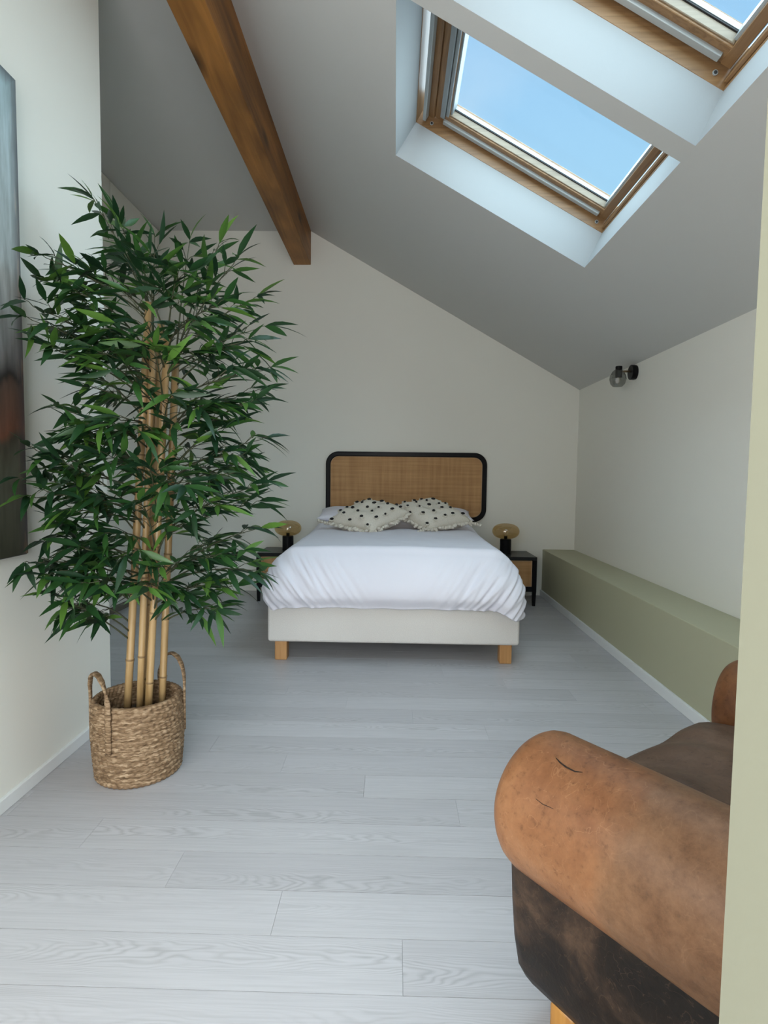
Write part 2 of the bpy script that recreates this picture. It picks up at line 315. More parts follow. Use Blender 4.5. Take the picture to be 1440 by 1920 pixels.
def add_tube(bm, pts, radii, n=10, cap=True):
    pts = [Vector(p) for p in pts]; rings = []
    up = Vector((0, 0, 1)); prev = None
    for i, p in enumerate(pts):
        d = (pts[min(i + 1, len(pts) - 1)] - pts[max(i - 1, 0)]).normalized()
        if prev is None:
            a = d.cross(up) if abs(d.dot(up)) < 0.95 else d.cross(Vector((1, 0, 0)))
        else: a = prev - d * prev.dot(d)
        a.normalize(); prev = a; b_ = d.cross(a)
        r = radii[i] if hasattr(radii, '__len__') else radii
        rings.append([bm.verts.new(p + (a * math.cos(2 * math.pi * k / n) + b_ * math.sin(2 * math.pi * k / n)) * r) for k in range(n)])
    for i in range(len(rings) - 1):
        for k in range(n):
            bm.faces.new((rings[i][k], rings[i][(k + 1) % n], rings[i + 1][(k + 1) % n], rings[i + 1][k]))
    if cap:
        bm.faces.new(rings[0][::-1]); bm.faces.new(rings[-1])
def add_lathe(bm, prof, n=32, center=(0, 0, 0), fn=None):
    c = Vector(center); rings = []
    for (r, z) in prof:
        if r < 1e-6: rings.append([bm.verts.new(c + Vector((0, 0, z)))])
        else:
            row = []
            for k in range(n):
                a = 2 * math.pi * k / n; rr = r if fn is None else fn(r, a, z)
                row.append(bm.verts.new(c + Vector((rr * math.cos(a), rr * math.sin(a), z))))
            rings.append(row)
    for i in range(len(rings) - 1):
        A, B = rings[i], rings[i + 1]
        for k in range(n):
            k2 = (k + 1) % n
            if len(A) == 1 and len(B) > 1: bm.faces.new((A[0], B[k], B[k2]))
            elif len(B) == 1 and len(A) > 1: bm.faces.new((A[k], B[0], A[k2]))
            elif len(A) > 1: bm.faces.new((A[k], A[k2], B[k2], B[k]))
def tag(o, label=None, cat=None, group=None, kind=None):
    if label: o['label'] = label
    if cat: o['category'] = cat
    if group: o['group'] = group
    if kind: o['kind'] = kind
    return o
def empty(name, loc, rz=0.0):
    o = bpy.data.objects.new(name, None); COL.objects.link(o); o.location = loc; o.rotation_euler = (0, 0, rz); o.empty_display_size = 0.1; return o
def copy_tree(o, parent=None):
    c = o.copy(); COL.objects.link(c); c.parent = parent
    for ch in list(o.children): copy_tree(ch, c)
    return c
def struct(o, label=None): return tag(o, label, None, None, 'structure')

# ------------------------------------------------------------------ room shell
XL, XA, XR = -1.2, -2.07, 1.59          # left wall, alcove wall, right wall
YB, Y0, YC = 5.09, -1.9, 2.38           # back wall, rear of the space behind the camera, end of the left wall
SL = 0.5675; XRID = -0.753; ZRID = 3.137
TH = math.atan(SL); UDIR = Vector((math.cos(TH), 0, -math.sin(TH))); NDIR = Vector((math.sin(TH), 0, math.cos(TH)))
ORG = Vector((0, 0, ZRID + SL * XRID))  # point of the slope at x = 0
def roofp(u, y, off=0.0): return ORG + UDIR * u + NDIR * off + Vector((0, y, 0))
def slope_z(x): return ZRID - SL * (x - XRID)

# floor: sub-floor + one object per board
fl = box('floor', (XA - 0.1, Y0, -0.06), (XR + 0.05, YB + 0.05, -0.014), M['joint']); struct(fl, 'white washed oak floor of wide boards running across the room')
PW, PL = 0.1425, 1.38; GAP = 0.0008
plank_cache = {}
def plank(x0, x1, y0, y1):
    w, d = round(x1 - x0, 4), round(y1 - y0, 4)
    if (w, d) not in plank_cache:
        bm = bmesh.new(); add_box(bm, (0, 0, -0.014), (w, d, 0.0))
        bmesh.ops.recalc_face_normals(bm, faces=bm.faces)
        me = bpy.data.meshes.new('plank'); bm.to_mesh(me); bm.free(); me.materials.append(M['plank']); plank_cache[(w, d)] = me
    o = bpy.data.objects.new('plank', plank_cache[(w, d)]); COL.objects.link(o); o.location = (x0, y0, 0); o.parent = fl
k0 = math.floor((Y0 - 1.10) / PW)
k = k0
while 1.10 + k * PW < YB:
    ya, yb = max(1.10 + k * PW, Y0) + GAP, min(1.10 + (k + 1) * PW, YB) - GAP
    lim0 = XA if yb > YC + 0.08 else XL
    j = 0.03 - 0.3 * k
    j -= math.ceil((j - lim0) / PL) * PL
    while j < XR:
        a, b2 = max(j, lim0), min(j + PL, XR)
        if b2 - a > 0.02 and yb > ya + 0.01: plank(a + GAP * 0.4, b2 - GAP * 0.4, ya, yb)
        j += PL
    k += 1

def quad_wall(name, pts, thick, mat, label):
    """polygon (counter-clockwise seen from inside) pushed outwards by the vector thick"""
    t = Vector(thick); n = len(pts)
    vs_ = [Vector(p) for p in pts] + [Vector(p) + t for p in pts]
    fs = [tuple(range(n)), tuple(range(2 * n - 1, n - 1, -1))] + [(i, i + n, (i + 1) % n + n, (i + 1) % n) for i in range(n)]
    bm = bmesh.new(); bv = [bm.verts.new(v) for v in vs_]
    for f in fs: bm.faces.new([bv[i] for i in f])
    o = bm_obj(name, bm, mat); struct(o, label); return o
ZF = ZRID - 0.0                          # flat part of the ceiling, left of the beam
quad_wall('wall_back', [(XA - 0.1, YB, -0.06), (XR + 0.1, YB, -0.06), (XR + 0.1, YB, slope_z(XR + 0.1)), (XRID, YB, ZRID), (XA - 0.1, YB, ZF)], (0, 0.1, 0), M['wall'], 'off-white gable wall behind the bed')
quad_wall('wall_right', [(XR, Y0, -0.06), (XR, YB, -0.06), (XR, YB, slope_z(XR)), (XR, Y0, slope_z(XR))], (0.1, 0, 0), M['wall'], 'low off-white knee wall above the green ledge')
bm = bmesh.new()
for ya, yb, za, zb in ((Y0, -0.52, -0.06, ZF), (0.62, YC, -0.06, ZF), (-0.52, 0.62, -0.06, 0.93), (-0.52, 0.62, 2.07, ZF)): add_box(bm, (XL - 0.09, ya, za), (XL, yb, zb))
bmesh.ops.remove_doubles(bm, verts=bm.verts, dist=1e-5)
struct(bm_obj('wall_left', bm, M['wall']), 'bright white wall with the painting')
wf = empty('window_3', (XL - 0.07, 0.05, 1.5)); struct(wf, 'white framed window in the left wall beside the camera')  # unseen window added to go with the left fill lamp
for lo, hi in (((-0.02, -0.57, -0.57), (0.02, -0.52, 0.57)), ((-0.02, 0.52, -0.57), (0.02, 0.57, 0.57)), ((-0.02, -0.52, -0.57), (0.02, 0.52, -0.52)), ((-0.02, -0.52, 0.52), (0.02, 0.52, 0.57))):
    box('frame_bar', lo, hi, M['white'], wf, 0.003, 1)
box('pane', (-0.003, -0.52, -0.52), (0.003, 0.52, 0.52), M['pane'], wf)
quad_wall('wall_alcove_return', [(XL - 0.09, YC, -0.06), (XA, YC, -0.06), (XA, YC, ZF), (XL - 0.09, YC, ZF)], (0, -0.09, 0), M['wall'], 'return wall of the alcove behind the left wall')
quad_wall('wall_alcove', [(XA - 0.09, YC - 0.09, -0.06), (XA - 0.09, YB, -0.06), (XA - 0.09, YB, ZF), (XA - 0.09, YC - 0.09, ZF)], (-0.09, 0, 0), M['wall'], 'side wall of the alcove')
# unseen wall behind the photographer, its tall opening added to let daylight in
bm = bmesh.new()
for lo, hi in (((XL, Y0 - 0.1, -0.06), (-0.85, Y0, ZF)), ((0.75, Y0 - 0.1, -0.06), (XR, Y0, slope_z(0.75))), ((-0.85, Y0 - 0.1, -0.06), (0.75, Y0, 0.25)), ((-0.85, Y0 - 0.1, 2.15), (0.75, Y0, ZF))): add_box(bm, lo, hi)
struct(bm_obj('wall_rear', bm, M['wall']), 'wall behind the camera with a large window opening')
# jamb on the right, close to the camera
JX, JY = 0.1690, 0.28
bm = bmesh.new()
pp = [(JX, 0.0), (XR, 0.0), (XR, slope_z(XR)), (JX, slope_z(JX))]
lo = [bm.verts.new((x, JY - 0.11, z)) for x, z in pp]; hi = [bm.verts.new((x, JY, z)) for x, z in pp]
bm.faces.new(lo); bm.faces.new(hi[::-1])
for i in range(4): bm.faces.new((lo[i], hi[i], hi[(i + 1) % 4], lo[(i + 1) % 4]))
struct(bm_obj('wall_front', bm, M['cream']), 'pale green cream partition end at the right edge')

# ceiling with the skylight openings
U0, U1 = -0.023, 1.128
OPEN = [(2.105, 3.128), (0.982, 2.005)]
UA, UB = XRID / math.cos(TH), (XR + 0.1) / math.cos(TH)
bm = bmesh.new()
ys = sorted([Y0 - 0.1, YB + 0.1] + [y for o_ in OPEN for y in o_]); us = [UA, U0, U1, UB]
gv = {(i, j): bm.verts.new(roofp(u, y)) for i, u in enumerate(us) for j, y in enumerate(ys)}
for i in range(3):
    for j in range(len(ys) - 1):
        ym = (ys[j] + ys[j + 1]) / 2
        if i == 1 and any(a < ym < b_ for a, b_ in OPEN): continue
        bm.faces.new((gv[i, j], gv[i + 1, j], gv[i + 1, j + 1], gv[i, j + 1]))
fv = [bm.verts.new((XA - 0.25, y, ZF)) for y in ys]
for j in range(len(ys) - 1): bm.faces.new((fv[j], gv[0, j], gv[0, j + 1], fv[j + 1]))
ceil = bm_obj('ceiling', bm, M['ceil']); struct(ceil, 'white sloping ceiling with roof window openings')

# roof windows
OFF, DU = 0.20, -0.012    # depth of the plastered reveal, frame offset along the slope
def skylight(idx, y0, y1, label):
    root = empty('window_%d' % idx, roofp((U0 + U1) / 2 + DU, (y0 + y1) / 2, OFF)); struct(root, label)
    inv = Matrix.Translation(root.location).inverted()
    def P(u, y, off): return inv @ roofp(u, y, off)
    def bar(name, ulo, uhi, ylo, yhi, olo, ohi, mat, bev=0.0):
        bm = bmesh.new(); add_box(bm, (ulo, ylo, olo), (uhi, yhi, ohi), bev, 1)
        for v in bm.verts: v.co = P(v.co.x, v.co.y, v.co.z)
        return bm_obj(name, bm, mat, root)
    a0, a1 = U0, U1; b0, b1 = U0 + 0.005, U1 + DU; f0, f1 = y0 + 0.012, y1 + 0.012
    # plastered reveal
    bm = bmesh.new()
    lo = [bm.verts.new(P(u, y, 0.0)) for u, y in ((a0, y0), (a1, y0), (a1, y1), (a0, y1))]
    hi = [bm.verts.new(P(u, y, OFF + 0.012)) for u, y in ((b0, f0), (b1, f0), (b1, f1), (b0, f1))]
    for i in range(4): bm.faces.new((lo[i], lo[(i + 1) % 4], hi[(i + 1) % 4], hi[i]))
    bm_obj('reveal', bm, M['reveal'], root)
    T = 0.03
    # fixed pine frame: its inner faces are the brown band above the reveal
    top = 0.36
    bar('frame_rail', b0 - T, b1 + T, f1 - 0.002, f1 + T, OFF, top, M['pine_x'], 0.003)
    bar('frame_rail', b0 - T, b1 + T, f0 - T, f0 + 0.002, OFF, top, M['pine_x'], 0.003)
    bar('frame_stile', b1 - 0.002, b1 + T, f0, f1, OFF, top, M['pine_y'], 0.003)
    bar('frame_stile', b0 - T, b0 + 0.002, f0, f1, OFF, top, M['pine_y'], 0.003)
    # inner step of the frame
    bar('frame_bead', b1 - 0.016, b1 - 0.002, f0 + 0.01, f1 - 0.01, OFF + 0.02, OFF + 0.06, M['pine_y'], 0.002)
    bar('frame_bead', b0 + 0.03, b0 + 0.075, f0 + 0.01, f1 - 0.012, OFF + 0.055, OFF + 0.085, M['pine_y'], 0.002)
    # sash
    g0, g1, h0, h1 = b0 + 0.165, b1 - 0.068, f0 + 0.09, f1 - 0.09
    s0 = OFF + 0.068
    bar('sash_rail', b0 + 0.11, b1 - 0.022, h1 + 0.012, f1 - 0.012, s0 - 0.004, s0 + 0.075, M['pine_x'], 0.002)
    bar('sash_rail', b0 + 0.11, b1 - 0.022, f0 + 0.012, h0 - 0.012, s0 - 0.004, s0 + 0.075, M['pine_x'], 0.002)
    bar('sash_stile', g1 + 0.01, b1 - 0.02, f0 + 0.012, f1 - 0.012, s0 - 0.008, s0 + 0.075, M['pine_y'], 0.002)
    bar('sash_stile', b0 + 0.075, g0 - 0.01, f0 + 0.012, f1 - 0.012, s0, s0 + 0.075, M['pine_y'], 0.002)
    # inner bevel of the sash with sky light painted in, blind rail, gaskets and glazing bars
    for ylo, yhi, s in ((h1 + 0.006, h1 + 0.03, 1), (h0 - 0.03, h0 - 0.006, -1)):
        bar('sash_bevel', g0 - 0.02, g1 + 0.01, ylo, yhi, s0 + 0.004, s0 + 0.036, M['pine_pale'], 0.002)
        bar('gasket', g0 - 0.01, g1 + 0.006, min(h1, h1) + 0.001 if s > 0 else h0 - 0.016, h1 + 0.016 if s > 0 else h0 - 0.001, s0 + 0.036, s0 + 0.041, M['gasket'])
        bar('glazing_bar', g0 - 0.01, g1 + 0.006, h1 - 0.001 if s > 0 else h0 - 0.02, h1 + 0.02 if s > 0 else h0 + 0.001, s0 + 0.041, s0 + 0.058, M['alu'])
    bar('blind_rail', b0 + 0.13, b1 - 0.07, f1 - 0.048, f1 - 0.02, s0 - 0.018, s0 - 0.002, M['alu'], 0.002)
    bar('glazing_bar', g1 - 0.001, g1 + 0.012, h0, h1, s0 + 0.01, s0 + 0.058, M['alu'])
    # ventilation flap and metal channels at the upper end
    bar('vent_bar', b0 + 0.028, b0 + 0.046, f0 + 0.01, f1 - 0.02, OFF + 0.018, OFF + 0.052, M['alu'], 0.002)
    bar('vent_channel', g0 - 0.055, g0 - 0.03, f0 + 0.02, f1 - 0.06, s0 - 0.016, s0 + 0.002, M['alu_dark'], 0.002)
    bar('vent_channel', g0 - 0.028, g0 - 0.012, f0 + 0.02, f1 - 0.075, s0 - 0.006, s0 + 0.03, M['alu_dark'], 0.002)
    bar('vent_channel', g0 - 0.012, g0 + 0.0, f0 + 0.02, f1 - 0.08, s0 + 0.01, s0 + 0.058, M['alu_dark'], 0.002)
    bar('pane', g0 - 0.01, g1 + 0.01, h0 - 0.01, h1 + 0.01, s0 + 0.058, s0 + 0.062, M['pane'])
    # screw sockets in the frame, near its ends
    for u in (b0 + 0.075, b1 - 0.055):
        bm = bmesh.new(); c = P(u, f1 - 0.0025, OFF + 0.035); add_tube(bm, [c, c + Vector((0, -0.004, 0))], 0.009, 12)
        sk = bm_obj('screw_socket', bm, M['alu'], root)
        bm = bmesh.new(); add_tube(bm, [c + Vector((0, -0.0035, 0)), c + Vector((0, -0.0052, 0))], 0.006, 12)
        bm_obj('socket_hole', bm, M['gasket'], sk)
    return root
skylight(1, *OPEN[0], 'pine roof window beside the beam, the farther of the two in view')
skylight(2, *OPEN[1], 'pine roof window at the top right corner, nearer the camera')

# skirtings
def skirting(name, lo, hi, label):
    bm = bmesh.new(); add_box(bm, lo, hi, 0.002, 1); struct(bm_obj(name, bm, M['white']), label)
skirting('baseboard_left', (XL, Y0, 0), (XL + 0.014, YC + 0.0, 0.044), 'low white skirting along the left wall')
# ledge
bm = bmesh.new(); add_box(bm, (1.312, JY + 0.01, 0.0), (XR, YB, 0.412), 0.004, 2)
struct(bm_obj('trim_1', bm, M['sage']), 'sage green boxed ledge along the right wall')
skirting('baseboard_right', (1.298, JY + 0.01, 0), (1.312, YB, 0.054), 'low white skirting at the foot of the green ledge')
# ridge beam
bm = bmesh.new(); add_box(bm, (-0.902, -1.6, 2.853), (-0.753, YB, 3.16), 0.004, 2)
o = bm_obj('ridge_beam', bm, M['beam']); tag(o, 'brown oiled timber beam running under the ceiling to the back wall', 'beam')

# built-in cupboard along the alcove side
w = empty('built_in_wardrobe', (XA - 0.04, 3.7, 0)); tag(w, 'white built-in cupboard in the alcove behind the bamboo, on a grey-brown plinth', 'wardrobe')
for ya, yb in ((2.50, 3.40), (3.405, 4.236), (4.241, 5.07)):
    dlo, dhi = (XA - 0.045 + 0.04, ya - 3.7 + 0.002, 0.05), (XA + 0.04 - XA - 0.0, yb - 3.7 - 0.002, 2.9)
    box('door_panel', (-0.045, ya - 3.7 + 0.002, 0.05), (0.035, yb - 3.7 - 0.002, 3.135), M['wall'], w, 0.002, 1)
box('plinth', (-0.045, 2.50 - 3.7, 0.0), (0.045, 5.07 - 3.7, 0.047), M['plinth'], w, 0.002, 1)

# ------------------------------------------------------------------ bed
bed = empty('bed', (0, 4.08, 0)); tag(bed, 'double box bed with oatmeal fabric base on light wooden legs', 'bed')
BX, BY0, BY1 = 0.705, 3.165 - 4.08, 5.02 - 4.08
bm = bmesh.new(); add_box(bm, (-BX, BY0, 0.108), (BX, BY1, 0.34), 0.018, 3); bm_obj('base', bm, M['upholst'], bed, True)
bm = bmesh.new(); add_box(bm, (-BX + 0.04, BY0 + 0.06, 0.34), (BX - 0.04, BY1, 0.52), 0.04, 3); bm_obj('mattress', bm, M['duvet'], bed, True)
for sx in (-1, 1):
    for yy in (BY0 + 0.02, BY1 - 0.09):
        x0 = sx * 0.667
        bm = bmesh.new(); add_box(bm, (min(x0, x0 - sx * 0.068), yy, 0.0), (max(x0, x0 - sx * 0.068), yy + 0.068, 0.108), 0.005, 2)
        bm_obj('leg', bm, M['leg'], bed)

# bedspread
def sstep(a, b_, x):
    t = max(0.0, min(1.0, (x - a) / (b_ - a))); return t * t * (3 - 2 * t)
def make_duvet():
    NX, NY, NZ = 200, 100, 60
    hx, y0, y1, z0, z1 = 0.735, 3.085, 4.96, 0.315, 0.635
    rt = 0.13
    verts, idx, faces = [], {}, []
    def put(px, py, pz):
        key = (round(px, 5), round(py, 5), round(pz, 5))
        if key in idx: return idx[key]
        # rounded box (open at the bottom)
        X = px * hx; Y = y0 + (y1 - y0) * py; Z = z0 + (z1 - z0) * pz
        cx = max(-hx + rt, min(hx - rt, X)); cy = max(y0 + rt, min(y1 - rt, Y)); cz = min(z1 - rt, Z)
        dlt = Vector((X - cx, Y - cy, Z - cz)); L = dlt.length
        if L > 1e-6:
            k = max(abs(X - cx), abs(Y - cy), abs(Z - cz))
            dlt = dlt / L * k
        p = Vector((cx, cy, cz)) + dlt
        h = (p.z - z0) / (z1 - z0)
        nrm = dlt.normalized() if L > 1e-6 else Vector((0, 0, 1))
        # sides lean outwards, tucked in at the hem
        tuck = 1.0 - sstep(0.0, 0.30, h)
        side = sstep(0.80, 1.0, abs(px)) ; front = sstep(0.12, 0.0, py)
        lean = 0.095 * sstep(0.25, 1.0, h)
        p.x *= 1 - lean * sstep(0.3, 1, abs(px)) - 0.05 * tuck * tuck * sstep(0.85, 1, abs(px)) * (0.15 if px > 0 else 0.6)
        p.y += front * (0.07 * sstep(0.3, 1.0, h) + 0.045 * tuck * tuck * (1 - 0.8 * sstep(0.7, 0.9, px)))
        # fuller bottom corners, the right one hangs lower
        hang = (0.055 * sstep(0.74, 0.93, px) + 0.022 * sstep(-0.80, -0.94, px)) * front
        p.z -= hang * (1 - h) ** 1.2
        p.z -= tuck * (0.006 * noise.noise(Vector((p.x * 9, p.y * 6, 1))) )
        # gentle dome and the swelling over the bed pillows
        if h > 0.6:
            wq = sstep(0.6, 1.0, h)
            p.z += wq * (0.004 * noise.noise(Vector((p.x * 3, p.y * 3, 4))) + 0.015 * (1 - (p.x / hx) ** 2))
            p.z += wq * 0.055 * sstep(4.35, 4.62, p.y) * (1 - 0.45 * sstep(0.35, 0.62, abs(p.x)))
            p.z -= wq * 0.01 * sstep(4.7, 4.95, p.y)
        # drapery folds fanning from both front corners down the front
        if front > 0 or abs(px) > 0.8:
            zz = p.z
            # left: folds run down to the right; right: mirror
            fold = 0.0
            for sgn in (-1, 1):
                q = p.x * sgn                       # positive towards this corner
                if q < -0.1: continue
                c = q * 0.82 + (zz - 0.3) * (-0.60)
                along = q * 0.6 + (zz - 0.3) * 0.8
                n1 = noise.noise(Vector((c * 26.0, along * 2.0, 7.3 + sgn)))
                n2 = noise.noise(Vector((c * 62.0, along * 3.4, 1.7 + sgn)))
                rdg = (1 - abs(n1) * 2.4)
                amp = sstep(0.05, 0.62, q) * (0.35 + 0.65 * sstep(1.05, 0.5, h)) * sstep(1.0, 0.72, h)
                fold += amp * (0.020 * rdg + 0.010 * n2)
            out = Vector((nrm.x, nrm.y, 0))
            if out.length > 1e-4:
                p += out.normalized() * fold * max(front, 0.7 * side)
        p += nrm * 0.0025 * noise.noise(p * 9.0)
        idx[key] = len(verts); verts.append(p); return idx[key]
    def grid(fn, na, nb):
        for i in range(na):
            for j in range(nb):
                faces.append((put(*fn(i / na, j / nb)), put(*fn((i + 1) / na, j / nb)), put(*fn((i + 1) / na, (j + 1) / nb)), put(*fn(i / na, (j + 1) / nb))))
    grid(lambda a, b_: (2 * a - 1, b_, 1), NX, NY)
    grid(lambda a, b_: (2 * a - 1, 0, b_), NX, NZ)
    grid(lambda a, b_: (1, a, b_), NY, NZ); grid(lambda a, b_: (-1, a, b_), NY, NZ)
    bm = bmesh.new(); bv = [bm.verts.new(v) for v in verts]
    for f in faces:
        try: bm.faces.new([bv[i] for i in f])
        except ValueError: pass
    bmesh.ops.remove_doubles(bm, verts=bm.verts, dist=1e-5)
    org = Vector((0, 4.0, 0.34))
    for v in bm.verts: v.co -= org
    o = bm_obj('bedspread', bm, M['duvet'], None, True); o.location = org
    sm = o.modifiers.new('thickness', 'SOLIDIFY'); sm.thickness = 0.008; sm.offset = -1
    return o
dv = make_duvet(); tag(dv, 'white crumpled cotton bedspread draped over the bed to the fabric base', 'bedspread')

# bed pillows at the headboard
def pillow_bm(hx, hy, hz, n=26, power=0.55, seed=0, nz_amp=0.006):
    bm = bmesh.new(); top = {}; bot = {}
    for i in range(n + 1):
        for j in range(n + 1):
            a, b_ = 2 * i / n - 1, 2 * j / n - 1
            t = max(0.0, (1 - a ** 4)) ** power * max(0.0, (1 - b_ ** 4)) ** power
            pin = 1 - 0.05 * ((1 - abs(a)) * abs(b_) ** 2 + (1 - abs(b_)) * abs(a) ** 2)
            x, y = a * hx * (1 - 0.06 * (1 - b_ * b_) * 0 - 0.05 * (1 - b_ * b_) * abs(a)), b_ * hy * (1 - 0.05 * (1 - a * a) * abs(b_))
            w_ = nz_amp * noise.noise(Vector((a * 2.4 + seed, b_ * 2.4, seed * 1.7)))
            top[i, j] = bm.verts.new((x, y, hz * t + w_ * t))
            bot[i, j] = top[i, j] if (i in (0, n) or j in (0, n)) else bm.verts.new((x, y, -hz * 0.8 * t + w_ * t))
    for i in range(n):
        for j in range(n):
            bm.faces.new((top[i, j], top[i + 1, j], top[i + 1, j + 1], top[i, j + 1]))
            f = [bot[i, j], bot[i, j + 1], bot[i + 1, j + 1], bot[i + 1, j]]
            if len(set(f)) == 4: 
                try: bm.faces.new(f)
                except ValueError: pass
    return bm
for x, lab in ((-0.325, 'white bed pillow lying behind the left tufted cushion'), (0.335, 'white bed pillow lying behind the right tufted cushion')):
    o = bm_obj('bed_pillow', pillow_bm(0.30, 0.19, 0.05, seed=x), M['duvet'], None, True)
    o.location = (x, 4.76, 0.722); o.rotation_euler = (math.radians(8), 0, 0)
    tag(o, lab, 'pillow', 'white bed pillows under the headboard')

# tufted throw cushions
def cushion(loc, rot, seed, label):
    root = empty('throw_cushion', loc); root.rotation_euler = rot
    tag(root, label, 'cushion', 'tufted throw cushions on the bed')
    h, t = 0.225, 0.098
    loz = Matrix.Diagonal((1.0, 0.74, 1.0)) @ Matrix.Rotation(math.radians(45), 3, 'Z')
    bm = pillow_bm(h, h, t, n=30, power=0.6, seed=seed, nz_amp=0.02)
    for v in bm.verts: v.co = loz @ v.co
    bm_obj('cover', bm, M['cushion'], root, True)
    rnd = random.Random(seed)
    bt, br = bmesh.new(), bmesh.new()
    for i in range(5):
        for j in range(5):
            a = (i - 2) * 0.40 + (0.10 if j % 2 else -0.10) + rnd.uniform(-0.04, 0.04); b_ = (j - 2) * 0.40 + rnd.uniform(-0.04, 0.04)
            if max(abs(a), abs(b_)) > 0.93: continue
            z = t * max(0, 1 - a ** 4) ** 0.6 * max(0, 1 - b_ ** 4) ** 0.6 + 0.02 * noise.noise(Vector((a * 2.4 + seed, b_ * 2.4, seed * 1.7))) * 0.8
            c = loz @ Vector((a * h, b_ * h, z))
            # raised cream collar with a black yarn heart
            for kk in range(7):
                an = kk * 2 * math.pi / 7 + rnd.uniform(-0.2, 0.2); q = c + Vector((math.cos(an), math.sin(an), 0)) * 0.016
                r = bmesh.ops.create_icosphere(br, subdivisions=1, radius=rnd.uniform(0.007, 0.010))
                for v in r['verts']: v.co = q + Vector((v.co.x, v.co.y, v.co.z * 0.7 - 0.001))
            r = bmesh.ops.create_icosphere(bt, subdivisions=2, radius=rnd.uniform(0.0085, 0.0125))
            st = rnd.uniform(0.9, 1.5)
            for v in r['verts']: v.co = c + Vector((v.co.x * st, v.co.y / st, v.co.z * 0.9 + 0.006 + 0.003 * noise.noise(v.co * 200)))
    tag(bm_obj('black_tufts', bt, M['tuft'], root, True), 'black yarn hearts of the tufts', kind='stuff')
    tag(bm_obj('tuft_collars', br, M['cushion'], root, True), kind='stuff')
    # fringe: short looped ruffles all round
    bf = bmesh.new()
    for s in range(4):
        for k in range(26):
            f = (k + rnd.uniform(-0.3, 0.3)) / 21 * 2 - 1; d = Matrix.Rotation(s * math.pi / 2, 3, 'Z')
            p0 = loz @ (d @ Vector((f * h, h * 0.955, 0))); outv = loz @ (d @ Vector((rnd.uniform(-0.25, 0.25), 1, rnd.uniform(-0.5, 0.5))).normalized())
            ln = rnd.uniform(0.024, 0.048) * (0.5 if abs(f) > 0.88 else 1.0)
            add_tube(bf, [p0, p0 + outv * ln * 0.5 + Vector((0, 0, rnd.uniform(-0.004, 0.008))), p0 + outv * ln], [0.008, rnd.uniform(0.011, 0.016), 0.006], 7)
    tag(bm_obj('fringe', bf, M['cushion'], root, True), kind='stuff')
    return root
cushion((-0.188, 4.25, 0.730), (math.radians(22), math.radians(-7), math.radians(4)), 1.3, 'cream tufted cushion with black dots, the left one of two on the bed')
cushion((0.268, 4.37, 0.742), (math.radians(22), math.radians(7), math.radians(-5)), 4.1, 'cream tufted cushion with black dots, the right one of two on the bed')

# headboard
def rrect(w, h, r, n=10):
    pts = []
    for cx, cz, a0 in ((w - r, h - r, 0), (-w + r, h - r, 90), (-w + r, -h + r, 180), (w - r, -h + r, 270)):
        for k in range(n + 1):
            a = math.radians(a0 + 90 * k / n); pts.append((cx + r * math.cos(a), cz + r * math.sin(a)))
    return pts
hb = empty('headboard', (0.096, YB, 0.95)); tag(hb, 'rounded black framed cane headboard fixed to the wall above the bed', 'headboard')
W_, H_, FR = 0.705, 0.302, 0.040
outer, inner = rrect(W_, H_, 0.11), rrect(W_ - FR, H_ - FR, 0.075)
bm = bmesh.new(); n_ = len(outer)
def ring(pts, y): return [bm.verts.new((x, y, z)) for x, z in pts]
sc = lambda pts, d: [(x - d * (1 if x > 0 else -1), z - d * (1 if z > 0 else -1)) for x, z in pts]
R = [ring(outer, -0.001), ring(outer, -0.034), ring(sc(outer, 0.006), -0.040), ring(sc(inner, -0.006), -0.040), ring(inner, -0.034), ring(inner, -0.001)]
for A, B in zip(R, R[1:] + R[:1]):
    for k in range(n_): bm.faces.new((A[k], A[(k + 1) % n_], B[(k + 1) % n_], B[k]))
bm_obj('frame', bm, M['black'], hb)
bm = bmesh.new(); pts = rrect(W_ - FR + 0.004, H_ - FR + 0.004, 0.075)
A = [bm.verts.new((x, -0.022, z)) for x, z in pts]; B = [bm.verts.new((x, -0.012, z)) for x, z in pts]
bm.faces.new(A); bm.faces.new(B[::-1])
for k in range(len(A)): bm.faces.new((A[k], A[(k + 1) % len(A)], B[(k + 1) % len(A)], B[k]))
bm_obj('cane_panel', bm, M['cane'], hb)
M['reed'] = plain('pale_reed_edging', (0.50, 0.33, 0.19), 0.6)
bm = bmesh.new(); pi_ = rrect(W_ - FR - 0.001, H_ - FR - 0.001, 0.075); po = [Vector((x, -0.0235, z)) for x, z in pi_]
add_tube(bm, po + po[:1], 0.0035, 6, False); bm_obj('reed_edging', bm, M['reed'], hb, True)

